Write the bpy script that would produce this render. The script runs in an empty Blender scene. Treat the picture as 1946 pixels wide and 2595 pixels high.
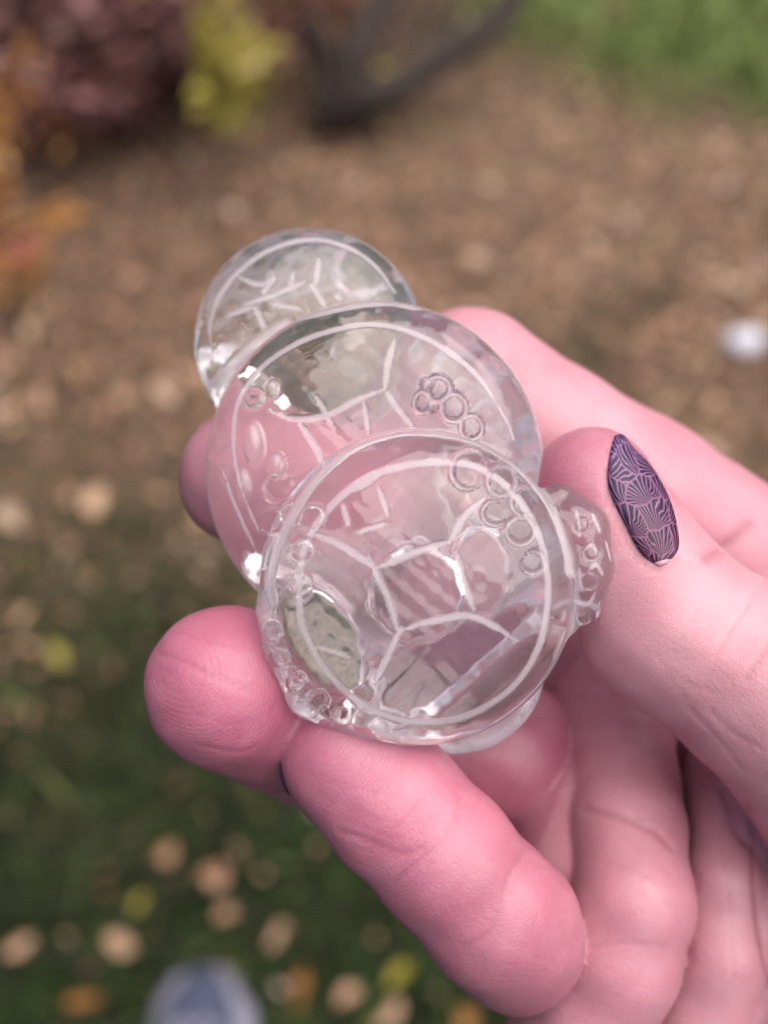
import bpy, math, random
import numpy as np
from mathutils import Vector, Matrix

# ------------------------------------------------------------------ camera, sky, sun, exposure
scene = bpy.context.scene
PW, PH = 1946.0, 2595.0            # frame proportions the distances below were measured in
S = 0.045                          # millimetres per unit at the focus distance
HF = math.radians(36.0)
D = PW * S / 2 / math.tan(HF / 2)  # focus distance in mm (about 135)
PITCH = math.radians(57.0)
CAM = Vector((0.0, 0.0, 1.45))
FWD = Vector((0, math.cos(PITCH), -math.sin(PITCH)))
UPV = Vector((0, math.sin(PITCH), math.cos(PITCH)))
RGT = Vector((1, 0, 0))

cd = bpy.data.cameras.new('camera')
cam = bpy.data.objects.new('camera', cd)
scene.collection.objects.link(cam)
cam.location = CAM
cam.rotation_euler = (math.pi / 2 - PITCH, 0, 0)
cd.sensor_fit = 'HORIZONTAL'
cd.sensor_width = 36.0
cd.lens = 18.0 / math.tan(HF / 2)
cd.clip_start = 0.005
cd.clip_end = 400.0
cd.dof.use_dof = True
cd.dof.focus_distance = (D + 3.0) / 1000.0
cd.dof.aperture_fstop = cd.lens / 4.0
cd.dof.aperture_blades = 0
scene.camera = cam

SUN_EL, SUN_AZ = math.radians(68), math.radians(75)     # azimuth measured from +Y towards +X
world = bpy.data.worlds.new('World')
scene.world = world
world.use_nodes = True
wn = world.node_tree
sky = wn.nodes.new('ShaderNodeTexSky')
sky.sky_type = 'NISHITA'
sky.sun_disc = False
sky.sun_elevation = SUN_EL
sky.sun_rotation = SUN_AZ
sky.air_density = 0.8
sky.dust_density = 5.0
sky.ozone_density = 0.6
bg = wn.nodes['Background']
wn.links.new(sky.outputs[0], bg.inputs[0])
bg.inputs[1].default_value = 0.08

sl = bpy.data.lights.new('sun', 'SUN')
sl.energy = 3.1
sl.angle = math.radians(84)
sl.color = (1.0, 0.96, 0.92)
sun = bpy.data.objects.new('sun', sl)
scene.collection.objects.link(sun)
sd = Vector((math.sin(SUN_AZ) * math.cos(SUN_EL), math.cos(SUN_AZ) * math.cos(SUN_EL), math.sin(SUN_EL)))
sun.rotation_euler = sd.to_track_quat('Z', 'Y').to_euler()
sun.location = sd * 20

scene.view_settings.view_transform = 'Standard'
scene.view_settings.look = 'None'
scene.view_settings.gamma = 1.0
scene.view_settings.exposure = 0.86
scene.render.engine = 'CYCLES'
cy = scene.cycles
cy.use_denoising = True
cy.max_bounces = 14
cy.transmission_bounces = 14
cy.use_adaptive_sampling = True
cy.adaptive_threshold = 0.02
cy.transparent_max_bounces = 12
cy.diffuse_bounces = 4
cy.glossy_bounces = 10
cy.sample_clamp_indirect = 6.0
cy.blur_glossy = 0.6

# ------------------------------------------------------------------ helpers
COL = scene.collection
rng = random.Random(7)

def tag(o, label=None, cat=None, group=None, kind=None):
    if label: o['label'] = label
    if cat: o['category'] = cat
    if group: o['group'] = group
    if kind: o['kind'] = kind
    return o

def P(px, py, w):
    """frame position + height above the focus plane (mm, towards the lens) -> hand-frame mm"""
    k = S * (D - w) / D
    return np.array([(px - PW / 2) * k, (PH / 2 - py) * k, w])

def RPX(rpx, w):
    return rpx * S * (D - w) / D

BASIS = np.array([RGT[:], UPV[:], (-FWD)[:]])        # rows: x, y, z of the hand frame
ORG = np.array(CAM[:]) + np.array(FWD[:]) * D / 1000.0

def to_world(v):
    return ORG + (np.asarray(v, dtype=np.float64) @ BASIS) / 1000.0

def ground_at(px, py, z=0.0):
    x = (px - PW / 2) * S; y = (PH / 2 - py) * S
    d = RGT * x + UPV * y + FWD * D
    t = (z - CAM.z) / d.z
    return CAM + d * t

def mesh_obj(name, verts, faces, mat, parent=None, smooth=True, origin=None, normals=None):
    me = bpy.data.meshes.new(name)
    verts = np.asarray(verts, dtype=np.float64)
    if origin is not None:
        verts = verts - np.asarray(origin)
    me.from_pydata(verts.tolist(), [], faces if isinstance(faces, list) else faces.tolist())
    if smooth:
        me.polygons.foreach_set('use_smooth', np.ones(len(me.polygons), dtype=bool))
    me.update()
    if normals is not None:
        me.normals_split_custom_set_from_vertices(np.asarray(normals).tolist())
    o = bpy.data.objects.new(name, me)
    COL.objects.link(o)
    if mat: me.materials.append(mat)
    if parent is not None:
        o.parent = parent
    elif origin is not None:
        o.location = Vector(origin)
    return o

def add_attr(o, name, vals):
    a = o.data.attributes.new(name, 'FLOAT', 'POINT')
    a.data.foreach_set('value', np.asarray(vals, dtype=np.float32))

# ---- signed distance pieces (all in hand-frame mm)
def sd_cone(p, a, b, ra, rb):
    ab = b - a
    t = np.clip(((p - a) @ ab) / (ab @ ab), 0, 1)
    v = p - a - t[:, None] * ab
    return np.sqrt(np.einsum('ij,ij->i', v, v)) - (ra + (rb - ra) * t)

def smin(a, b, k):
    h = np.clip(0.5 + 0.5 * (b - a) / k, 0, 1)
    return b + (a - b) * h - k * h * (1 - h)

def smax(a, b, k):
    return -smin(-a, -b, k)

def sd_ellipsoid(p, r):
    a = p / r
    k0 = np.sqrt(np.einsum('ij,ij->i', a, a))
    a = a / r
    k1 = np.sqrt(np.einsum('ij,ij->i', a, a)) + 1e-9
    return k0 * (k0 - 1) / k1

def gradient(f, p, e=0.02):
    g = np.empty_like(p)
    for i in range(3):
        q = p.copy(); q[:, i] += e; hi = f(q)
        q[:, i] -= 2 * e; lo = f(q)
        g[:, i] = (hi - lo) / (2 * e)
    return g

def surface_nets(f, lo, hi, h, block=6, project=1):
    """two-level naive surface nets: f is only evaluated finely near its surface"""
    lo = np.asarray(lo, float); hi = np.asarray(hi, float)
    nb = np.ceil((hi - lo) / (h * block)).astype(int)
    n = nb * block
    H = h * block
    gx, gy, gz = np.meshgrid(*[np.arange(k) for k in nb], indexing='ij')
    bi = np.stack([gx.ravel(), gy.ravel(), gz.ravel()], 1)
    d = f(lo + (bi + 0.5) * H)
    bi = bi[np.abs(d) < H * 1.35]
    val = np.full(tuple(n + 1), 1e3, dtype=np.float32)
    done = np.zeros(tuple(n + 1), dtype=bool)
    o = np.arange(block + 1)
    ox, oy, oz = np.meshgrid(o, o, o, indexing='ij')
    off = np.stack([ox.ravel(), oy.ravel(), oz.ravel()], 1)
    idx = (bi[:, None, :] * block + off[None]).reshape(-1, 3)
    lin = np.unique(np.ravel_multi_index(idx.T, val.shape))
    ids = np.stack(np.unravel_index(lin, val.shape), 1)
    out = np.empty(len(ids))
    for s in range(0, len(ids), 400000):
        out[s:s + 400000] = f(lo + ids[s:s + 400000] * h)
    val.ravel()[lin] = out
    done.ravel()[lin] = True
    V = val
    corners = [(a, b, c) for a in (0, 1) for b in (0, 1) for c in (0, 1)]
    sl_ = lambda A, c: A[c[0]:c[0] + n[0], c[1]:c[1] + n[1], c[2]:c[2] + n[2]]
    neg = sum((sl_(V, c) < 0).astype(np.int8) for c in corners)
    ok = np.ones(tuple(n), dtype=bool)
    for c in corners: ok &= sl_(done, c)
    cell = ok & (neg > 0) & (neg < 8)
    ci = np.stack(np.nonzero(cell), 1)
    cid = np.full(tuple(n), -1, dtype=np.int64)
    cid[cell] = np.arange(len(ci))
    acc = np.zeros((len(ci), 3)); cnt = np.zeros(len(ci))
    for a in corners:
        for ax in range(3):
            if a[ax] == 1: continue
            b = list(a); b[ax] = 1
            va = V[ci[:, 0] + a[0], ci[:, 1] + a[1], ci[:, 2] + a[2]]
            vb = V[ci[:, 0] + b[0], ci[:, 1] + b[1], ci[:, 2] + b[2]]
            m = (va < 0) != (vb < 0)
            t = va[m] / (va[m] - vb[m])
            pt = np.tile(np.array(a, float), (m.sum(), 1)); pt[:, ax] += t
            acc[m] += pt; cnt[m] += 1
    verts = lo + (ci + acc / cnt[:, None]) * h
    faces = []
    for ax in range(3):
        u, v = (ax + 1) % 3, (ax + 2) % 3
        A = V; s0 = [slice(None)] * 3; s1 = [slice(None)] * 3
        s0[ax] = slice(0, -1); s1[ax] = slice(1, None)
        va, vb = A[tuple(s0)], A[tuple(s1)]
        dn = done[tuple(s0)] & done[tuple(s1)]
        e = np.stack(np.nonzero(((va < 0) != (vb < 0)) & dn), 1)
        e = e[(e[:, u] > 0) & (e[:, v] > 0) & (e[:, u] < n[u]) & (e[:, v] < n[v])]
        flip = V[e[:, 0], e[:, 1], e[:, 2]] > 0
        q = []
        for du, dv in ((-1, -1), (0, -1), (0, 0), (-1, 0)):
            c = e.copy(); c[:, u] += du; c[:, v] += dv
            q.append(cid[c[:, 0], c[:, 1], c[:, 2]])
        q = np.stack(q, 1)
        good = (q >= 0).all(1)
        q, flip = q[good], flip[good]
        q[flip] = q[flip][:, ::-1]
        faces.append(q)
    faces = np.concatenate(faces)
    for _ in range(project):
        dd = f(verts); g = gradient(f, verts)
        g /= np.maximum((g * g).sum(1), 0.25)[:, None]
        st = np.clip(dd, -h * .5, h * .5)[:, None] * g
        verts = verts - st
    return verts, faces

def march(f, px, py, w0=25.0, steps=48):
    """follow the sight line through frame points onto a surface"""
    px = np.asarray(px, float); py = np.asarray(py, float)
    w = np.full(len(px), w0)
    for _ in range(steps):
        k = S * (D - w) / D
        p = np.stack([(px - PW / 2) * k, (PH / 2 - py) * k, w], 1)
        d = f(p)
        w = w - np.clip(d, -1, 3) * 0.8
        w = np.maximum(w, -60)
    return p, np.abs(d) < 0.2

def resample(pts, step):
    pts = np.asarray(pts, float)
    # catmull-rom
    out = []
    q = np.vstack([2 * pts[0] - pts[1], pts, 2 * pts[-1] - pts[-2]])
    for i in range(1, len(q) - 2):
        n = max(2, int(np.linalg.norm(q[i + 1] - q[i]) / step))
        for t in np.arange(n) / n:
            a, b, c, d_ = q[i - 1], q[i], q[i + 1], q[i + 2]
            out.append(0.5 * (2 * b + (c - a) * t + (2 * a - 5 * b + 4 * c - d_) * t * t + (3 * b - a - 3 * c + d_) * t ** 3))
    out.append(pts[-1])
    return np.array(out)

def inbox(p, lo, hi):
    k = np.nonzero((p[:, 0] > lo[0]) & (p[:, 0] < hi[0]))[0]
    k = k[(p[k, 1] > lo[1]) & (p[k, 1] < hi[1])]
    return k[(p[k, 2] > lo[2]) & (p[k, 2] < hi[2])]

def dist_points(p, pts, reach=1.6, chunk=24):
    """distance from each p to a dense polyline; 1000 beyond its reach"""
    out = np.full(len(p), 1e3)
    if len(pts) == 0: return out
    lo, hi = pts.min(0) - reach, pts.max(0) + reach
    m = inbox(p, lo, hi)
    if len(m) == 0: return out
    pm = p[m]; best = np.full(len(m), 1e6)
    for s in range(0, len(pts), chunk):
        c = pts[s:s + chunk]
        lo, hi = c.min(0) - reach, c.max(0) + reach
        k = np.nonzero((pm[:, 0] > lo[0]) & (pm[:, 0] < hi[0]))[0]
        k = k[(pm[k, 1] > lo[1]) & (pm[k, 1] < hi[1])]
        k = k[(pm[k, 2] > lo[2]) & (pm[k, 2] < hi[2])]
        if len(k) == 0: continue
        q = pm[k]
        d2 = (q * q).sum(1)[:, None] + (c * c).sum(1)[None] - 2 * q @ c.T
        best[k] = np.minimum(best[k], d2.min(1))
    out[m] = np.sqrt(np.maximum(best, 0))
    return out

# ------------------------------------------------------------------ node helpers
def new_mat(name):
    m = bpy.data.materials.new(name)
    m.use_nodes = True
    nt = m.node_tree
    b = nt.nodes['Principled BSDF']
    return m, nt, b

def N(nt, t, **kw):
    n = nt.nodes.new(t)
    for k, v in kw.items():
        if k.startswith('i_'):
            n.inputs[int(k[2:])].default_value = v
        else:
            setattr(n, k, v)
    return n

def ramp(nt, fac, stops):
    r = nt.nodes.new('ShaderNodeValToRGB')
    e = r.color_ramp.elements
    while len(e) > len(stops): e.remove(e[-1])
    while len(e) < len(stops): e.new(0.5)
    for k, (p_, c) in enumerate(stops):
        e[k].position = p_; e[k].color = (*c, 1)
    nt.links.new(fac, r.inputs[0])
    return r.outputs[0]

def math_n(nt, op, a, b=None, c=None, clamp=False):
    n = nt.nodes.new('ShaderNodeMath'); n.operation = op; n.use_clamp = clamp
    for i, v in enumerate((a, b, c)):
        if v is None: continue
        if isinstance(v, (int, float)): n.inputs[i].default_value = v
        else: nt.links.new(v, n.inputs[i])
    return n.outputs[0]

def mixrgb(nt, f, a, b, mode='MIX'):
    n = nt.nodes.new('ShaderNodeMix'); n.data_type = 'RGBA'; n.blend_type = mode
    for s, v in ((0, f), (6, a), (7, b)):
        if isinstance(v, (int, float)): n.inputs[s].default_value = v
        elif isinstance(v, tuple): n.inputs[s].default_value = (*v, 1)
        else: nt.links.new(v, n.inputs[s])
    return n.outputs[2]

def noise(nt, vec, scale, detail=3, rough=0.5, dist=0.0):
    n = nt.nodes.new('ShaderNodeTexNoise')
    n.inputs['Scale'].default_value = scale; n.inputs['Detail'].default_value = detail
    n.inputs['Roughness'].default_value = rough; n.inputs['Distortion'].default_value = dist
    nt.links.new(vec, n.inputs['Vector'])
    return n.outputs[0]

# ------------------------------------------------------------------ materials
def mat_skin():
    m, nt, b = new_mat('skin')
    tc = N(nt, 'ShaderNodeTexCoord').outputs['Object']
    n1 = noise(nt, tc, 70, 4, 0.55)
    n2 = noise(nt, tc, 260, 3, 0.6)
    c = ramp(nt, n1, [(0.30, (0.315, 0.085, 0.134)), (0.52, (0.375, 0.130, 0.180)), (0.72, (0.435, 0.195, 0.248))])
    c = mixrgb(nt, math_n(nt, 'MULTIPLY', n2, 0.35), c, (0.36, 0.10, 0.165))
    at = N(nt, 'ShaderNodeAttribute', attribute_name='flush')
    c = mixrgb(nt, math_n(nt, 'MULTIPLY', at.outputs['Fac'], 0.75), c, (0.42, 0.115, 0.185))
    pl = N(nt, 'ShaderNodeAttribute', attribute_name='pale').outputs['Fac']
    c = mixrgb(nt, math_n(nt, 'MULTIPLY', pl, 0.8), c, (0.575, 0.32, 0.345))
    mot = noise(nt, tc, 190, 5, 0.65, 0.8)
    c = mixrgb(nt, math_n(nt, 'MULTIPLY', math_n(nt, 'SUBTRACT', mot, 0.46, clamp=True), 0.9, clamp=True), c, (0.54, 0.27, 0.34))
    blot = noise(nt, tc, 38, 3, 0.5, 0.5)
    c = mixrgb(nt, math_n(nt, 'MULTIPLY', math_n(nt, 'SUBTRACT', blot, 0.48, clamp=True), 1.6, clamp=True), c, (0.33, 0.065, 0.125))
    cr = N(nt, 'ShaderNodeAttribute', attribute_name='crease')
    c = mixrgb(nt, math_n(nt, 'MULTIPLY', cr.outputs['Fac'], 0.55), c, (0.17, 0.022, 0.038))  # fold shade put into the skin colour: creases go deep dark red
    nt.links.new(c, b.inputs['Base Color'])
    b.inputs['Subsurface Weight'].default_value = 0.5
    b.inputs['Subsurface Radius'].default_value = (1.0, 0.22, 0.16)
    b.inputs['Subsurface Scale'].default_value = 0.0022
    b.inputs['Roughness'].default_value = 0.44
    b.inputs['Specular IOR Level'].default_value = 0.45
    rd = N(nt, 'ShaderNodeAttribute', attribute_name='ridge')
    rm = N(nt, 'ShaderNodeAttribute', attribute_name='ridgemask')
    wob = noise(nt, tc, 420, 2, 0.5)
    ph = math_n(nt, 'MULTIPLY_ADD', wob, 3.2, math_n(nt, 'MULTIPLY', rd.outputs['Fac'], 2 * math.pi / 0.52))
    sn = math_n(nt, 'MULTIPLY', math_n(nt, 'SINE', ph), rm.outputs['Fac'])
    fine = noise(nt, tc, 1500, 3, 0.65)
    vor = N(nt, 'ShaderNodeTexVoronoi', feature='DISTANCE_TO_EDGE')
    vor.inputs['Scale'].default_value = 1500
    nt.links.new(tc, vor.inputs['Vector'])
    cells = math_n(nt, 'MINIMUM', vor.outputs[0], 0.12)
    al = N(nt, 'ShaderNodeAttribute', attribute_name='along').outputs['Fac']
    ac = N(nt, 'ShaderNodeAttribute', attribute_name='across').outputs['Fac']
    cv = N(nt, 'ShaderNodeCombineXYZ')
    nt.links.new(math_n(nt, 'MULTIPLY', al, 1.0), cv.inputs[0]); nt.links.new(math_n(nt, 'MULTIPLY', ac, 0.16), cv.inputs[1])
    w1 = math_n(nt, 'ABSOLUTE', math_n(nt, 'SUBTRACT', noise(nt, cv.outputs[0], 0.8, 3, 0.6, 0.4), 0.5))
    w1 = math_n(nt, 'MULTIPLY', math_n(nt, 'MINIMUM', w1, 0.05), 5.0)
    cv2 = N(nt, 'ShaderNodeCombineXYZ')
    nt.links.new(math_n(nt, 'MULTIPLY_ADD', ac, 0.5, math_n(nt, 'MULTIPLY', al, 0.45)), cv2.inputs[0]); nt.links.new(math_n(nt, 'MULTIPLY', al, 0.13), cv2.inputs[1])
    w2 = math_n(nt, 'ABSOLUTE', math_n(nt, 'SUBTRACT', noise(nt, cv2.outputs[0], 1.1, 3, 0.6, 0.4), 0.5))
    w2 = math_n(nt, 'MULTIPLY', math_n(nt, 'MINIMUM', w2, 0.04), 4.5)
    fine = math_n(nt, 'ADD', fine, math_n(nt, 'ADD', w1, w2))
    hgt = math_n(nt, 'ADD', math_n(nt, 'MULTIPLY', sn, 0.09), math_n(nt, 'ADD', math_n(nt, 'MULTIPLY', fine, 0.55), math_n(nt, 'MULTIPLY', cells, 1.6)))
    bp = N(nt, 'ShaderNodeBump')
    bp.inputs['Strength'].default_value = 0.42
    bp.inputs['Distance'].default_value = 0.00022
    nt.links.new(hgt, bp.inputs['Height'])
    nt.links.new(bp.outputs[0], b.inputs['Normal'])
    return m

def mat_nail():
    m, nt, b = new_mat('nail_polish')
    uv = N(nt, 'ShaderNodeUVMap').outputs[0]
    mp = N(nt, 'ShaderNodeMapping'); mp.inputs['Scale'].default_value = (2.1, 5.2, 1)
    wp = N(nt, 'ShaderNodeTexNoise'); wp.inputs['Scale'].default_value = 3.5; nt.links.new(uv, wp.inputs['Vector'])
    wa = N(nt, 'ShaderNodeVectorMath', operation='MULTIPLY_ADD'); nt.links.new(wp.outputs['Color'], wa.inputs[0]); wa.inputs[1].default_value = (0.22, 0.09, 0); nt.links.new(uv, wa.inputs[2])
    nt.links.new(wa.outputs[0], mp.inputs[0])
    v = N(nt, 'ShaderNodeTexVoronoi', feature='F1'); v.voronoi_dimensions = '2D'
    v.inputs['Scale'].default_value = 1.0; v.inputs['Randomness'].default_value = 0.75
    nt.links.new(mp.outputs[0], v.inputs['Vector'])
    ve = N(nt, 'ShaderNodeTexVoronoi', feature='DISTANCE_TO_EDGE'); ve.voronoi_dimensions = '2D'
    ve.inputs['Scale'].default_value = 1.0; ve.inputs['Randomness'].default_value = 0.75
    nt.links.new(mp.outputs[0], ve.inputs['Vector'])
    sub = N(nt, 'ShaderNodeVectorMath', operation='SUBTRACT')
    nt.links.new(mp.outputs[0], sub.inputs[0]); nt.links.new(v.outputs['Position'], sub.inputs[1])
    # fan centre pushed to one side of each cell
    rnd = N(nt, 'ShaderNodeVectorMath', operation='MULTIPLY_ADD')
    nt.links.new(v.outputs['Color'], rnd.inputs[0]); rnd.inputs[1].default_value = (2.2, 0.8, 0); rnd.inputs[2].default_value = (-1.1, 0.35, 0)
    ad = N(nt, 'ShaderNodeVectorMath', operation='ADD')
    nt.links.new(sub.outputs[0], ad.inputs[0]); nt.links.new(rnd.outputs[0], ad.inputs[1])
    sp = N(nt, 'ShaderNodeSeparateXYZ'); nt.links.new(ad.outputs[0], sp.inputs[0])
    ang = math_n(nt, 'ARCTAN2', sp.outputs[1], sp.outputs[0])
    st = math_n(nt, 'SINE', math_n(nt, 'MULTIPLY', ang, 34))
    st = math_n(nt, 'MULTIPLY_ADD', st, 0.5, 0.5)
    edge = math_n(nt, 'LESS_THAN', ve.outputs[0], 0.035)
    st = math_n(nt, 'POWER', st, 4.5)
    lines = math_n(nt, 'MAXIMUM', math_n(nt, 'MULTIPLY', st, 0.75), math_n(nt, 'MULTIPLY', edge, 0.45))
    s2 = N(nt, 'ShaderNodeSeparateXYZ'); nt.links.new(uv, s2.inputs[0])
    dark = mixrgb(nt, s2.outputs[1], (0.011, 0.003, 0.012), (0.024, 0.012, 0.05))
    lite = mixrgb(nt, s2.outputs[1], (0.30, 0.085, 0.17), (0.34, 0.17, 0.32))
    base = mixrgb(nt, lines, dark, lite)
    # bare strip of grown-out nail next to the cuticle
    bare = math_n(nt, 'LESS_THAN', s2.outputs[1], 0.04)
    base = mixrgb(nt, bare, base, (0.60, 0.30, 0.34))
    nt.links.new(base, b.inputs['Base Color'])
    b.inputs['Roughness'].default_value = 0.45
    b.inputs['Specular IOR Level'].default_value = 0.18
    b.inputs['Coat Weight'].default_value = 0.12
    b.inputs['Coat Roughness'].default_value = 0.12
    return m

def mat_nail_edge():
    m, nt, b = new_mat('dark_nail_polish')
    b.inputs['Base Color'].default_value = (0.05, 0.018, 0.06, 1)
    b.inputs['Roughness'].default_value = 0.25
    b.inputs['Coat Weight'].default_value = 0.6
    return m

def mat_crystal():
    m, nt, b = new_mat('clear_quartz')
    out = nt.nodes['Material Output']
    tc = N(nt, 'ShaderNodeTexCoord').outputs['Object']
    fr = N(nt, 'ShaderNodeAttribute', attribute_name='frost_and_gleam').outputs['Fac']
    grain = noise(nt, tc, 2600, 3, 0.7)
    big = noise(nt, tc, 130, 3, 0.6, 0.6)
    b.inputs['Base Color'].default_value = (1.0, 0.985, 0.995, 1)
    b.inputs['Transmission Weight'].default_value = 1.0
    b.inputs['IOR'].default_value = 1.50
    nt.links.new(math_n(nt, 'MULTIPLY_ADD', fr, 0.35, 0.012), b.inputs['Roughness'])
    bp = N(nt, 'ShaderNodeBump'); bp.inputs['Strength'].default_value = 0.10; bp.inputs['Distance'].default_value = 0.0009
    nt.links.new(big, bp.inputs['Height'])
    nt.links.new(bp.outputs[0], b.inputs['Normal'])
    df = N(nt, 'ShaderNodeBsdfDiffuse'); df.inputs[0].default_value = (0.86, 0.79, 0.83, 1)
    tr = N(nt, 'ShaderNodeBsdfTranslucent'); tr.inputs[0].default_value = (0.93, 0.87, 0.92, 1)
    mx = N(nt, 'ShaderNodeMixShader'); mx.inputs[0].default_value = 0.5
    nt.links.new(df.outputs[0], mx.inputs[1]); nt.links.new(tr.outputs[0], mx.inputs[2])
    haze = math_n(nt, 'MULTIPLY_ADD', math_n(nt, 'POWER', big, 2.0), 0.16, 0.032)
    f = math_n(nt, 'ADD', haze, math_n(nt, 'MULTIPLY', fr, math_n(nt, 'MULTIPLY_ADD', grain, 0.2, 0.55)), clamp=True)
    m2 = N(nt, 'ShaderNodeMixShader')
    nt.links.new(f, m2.inputs[0]); nt.links.new(b.outputs[0], m2.inputs[1]); nt.links.new(mx.outputs[0], m2.inputs[2])
    nt.links.new(m2.outputs[0], out.inputs[0])
    return m

def mat_plain(name, col, rough=0.8, var=0.25, scale=30, translucent=0.0):
    m, nt, b = new_mat(name)
    tc = N(nt, 'ShaderNodeTexCoord').outputs['Object']
    n = noise(nt, tc, scale, 4, 0.6)
    d = tuple(x * (1 - var) for x in col); l = tuple(min(1, x * (1 + var)) for x in col)
    c = ramp(nt, n, [(0.3, d), (0.7, l)])
    nt.links.new(c, b.inputs['Base Color'])
    b.inputs['Roughness'].default_value = rough
    b.inputs['Specular IOR Level'].default_value = 0.25
    return m

def mat_leafy(name, stops, translucent=0.35, rough=0.6):
    """leaf colour picked per leaf from a colour attribute"""
    m, nt, b = new_mat(name)
    out = nt.nodes['Material Output']
    a = N(nt, 'ShaderNodeAttribute', attribute_name='leaf_tone').outputs['Fac']
    c = ramp(nt, a, stops)
    tc = N(nt, 'ShaderNodeTexCoord').outputs['Object']
    n = noise(nt, tc, 90, 3, 0.6)
    c = mixrgb(nt, math_n(nt, 'MULTIPLY', n, 0.5), c, (0.10, 0.055, 0.035), 'MIX')
    nt.links.new(c, b.inputs['Base Color'])
    b.inputs['Roughness'].default_value = rough
    tr = N(nt, 'ShaderNodeBsdfTranslucent'); nt.links.new(c, tr.inputs[0])
    mx = N(nt, 'ShaderNodeMixShader'); mx.inputs[0].default_value = translucent
    nt.links.new(b.outputs[0], mx.inputs[1]); nt.links.new(tr.outputs[0], mx.inputs[2])
    nt.links.new(mx.outputs[0], out.inputs[0])
    return m

def mat_ground():
    m, nt, b = new_mat('soil_and_thatch')
    tc = N(nt, 'ShaderNodeTexCoord').outputs['Object']
    n1 = noise(nt, tc, 3.0, 5, 0.6)
    n2 = noise(nt, tc, 45, 5, 0.65)
    c1 = ramp(nt, n2, [(0.3, (0.05, 0.030, 0.021)), (0.5, (0.13, 0.082, 0.055)), (0.72, (0.24, 0.16, 0.11))])
    c2 = ramp(nt, n2, [(0.3, (0.007, 0.016, 0.005)), (0.7, (0.022, 0.038, 0.012))])
    g = N(nt, 'ShaderNodeAttribute', attribute_name='green').outputs['Fac']
    f = math_n(nt, 'ADD', g, math_n(nt, 'MULTIPLY_ADD', n1, 0.8, -0.4), clamp=True)
    nt.links.new(mixrgb(nt, f, c1, c2), b.inputs['Base Color'])
    b.inputs['Roughness'].default_value = 0.95
    b.inputs['Specular IOR Level'].default_value = 0.1
    return m

M = dict(skin=mat_skin(), nail=mat_nail(), nail_edge=mat_nail_edge(), crystal=mat_crystal(), ground=mat_ground(),
         bark=mat_plain('dark_bark', (0.036, 0.026, 0.023), 0.9, 0.5, 60),
         shoe=mat_plain('blue_grey_knit', (0.045, 0.05, 0.085), 0.9, 0.4, 60),
         shoe_rim=mat_plain('lilac_grey_rubber', (0.20, 0.195, 0.25), 0.8, 0.25, 60),
         stone=mat_plain('white_stone', (0.66, 0.65, 0.72), 0.7, 0.12, 60))
M['grass'] = mat_leafy('grass_blade', [(0.0, (0.005, 0.017, 0.004)), (0.5, (0.012, 0.032, 0.008)), (0.78, (0.23, 0.36, 0.085)), (1.0, (0.40, 0.48, 0.16))], 0.3)  # two bright upper stops paint sunlight onto the far lawn
M['litter'] = mat_leafy('dry_leaf', [(0.0, (0.13, 0.060, 0.038)), (0.35, (0.34, 0.18, 0.11)), (0.65, (0.49, 0.285, 0.18)), (0.9, (0.62, 0.43, 0.26)), (1.0, (0.66, 0.50, 0.42))], 0.15)
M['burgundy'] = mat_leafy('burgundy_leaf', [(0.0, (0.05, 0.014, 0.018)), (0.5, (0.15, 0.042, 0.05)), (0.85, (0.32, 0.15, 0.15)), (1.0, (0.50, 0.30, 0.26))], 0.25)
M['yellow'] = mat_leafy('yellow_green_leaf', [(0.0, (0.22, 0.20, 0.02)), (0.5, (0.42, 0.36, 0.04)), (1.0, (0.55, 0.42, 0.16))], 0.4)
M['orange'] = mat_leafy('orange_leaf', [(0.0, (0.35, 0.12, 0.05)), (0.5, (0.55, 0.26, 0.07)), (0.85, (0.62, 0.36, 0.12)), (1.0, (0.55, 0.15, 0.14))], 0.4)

# ------------------------------------------------------------------ ground
def sstep(a, b, x):
    t = np.clip((x - a) / (b - a), 0, 1); return t * t * (3 - 2 * t)

def greenness(x, y):
    """1 where lawn shows, 0 where dry leaves cover everything"""
    edge = 0.82 - 0.10 * x - 0.28 * np.minimum(x, 0) + 0.09 * np.sin(x * 5.1 + 1.0) + 0.06 * np.sin(x * 13 + y * 7)
    near = 1 - sstep(edge - 0.40, edge + 0.35, y)
    far = sstep(-0.16, 0.14, y - (2.17 - 0.46 * x) + 0.03 * np.sin(x * 17)) * sstep(0.02, 0.30, x)
    pt = np.sin(x * 8.3 + 2.1 * np.sin(y * 5.0 + 1)) * np.sin(y * 12.1 + 1.7 * np.sin(x * 6.1)) + 0.6 * np.sin(x * 19 + 1.3 * np.sin(y * 9)) * np.sin(y * 23 + x * 4)
    spots_ = sstep(0.25, 1.1, pt) * 0.45 * (1 - sstep(1.1, 1.75, y - 0.35 * x))
    return np.clip(np.maximum(np.maximum(near, far), spots_), 0, 1)

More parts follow.
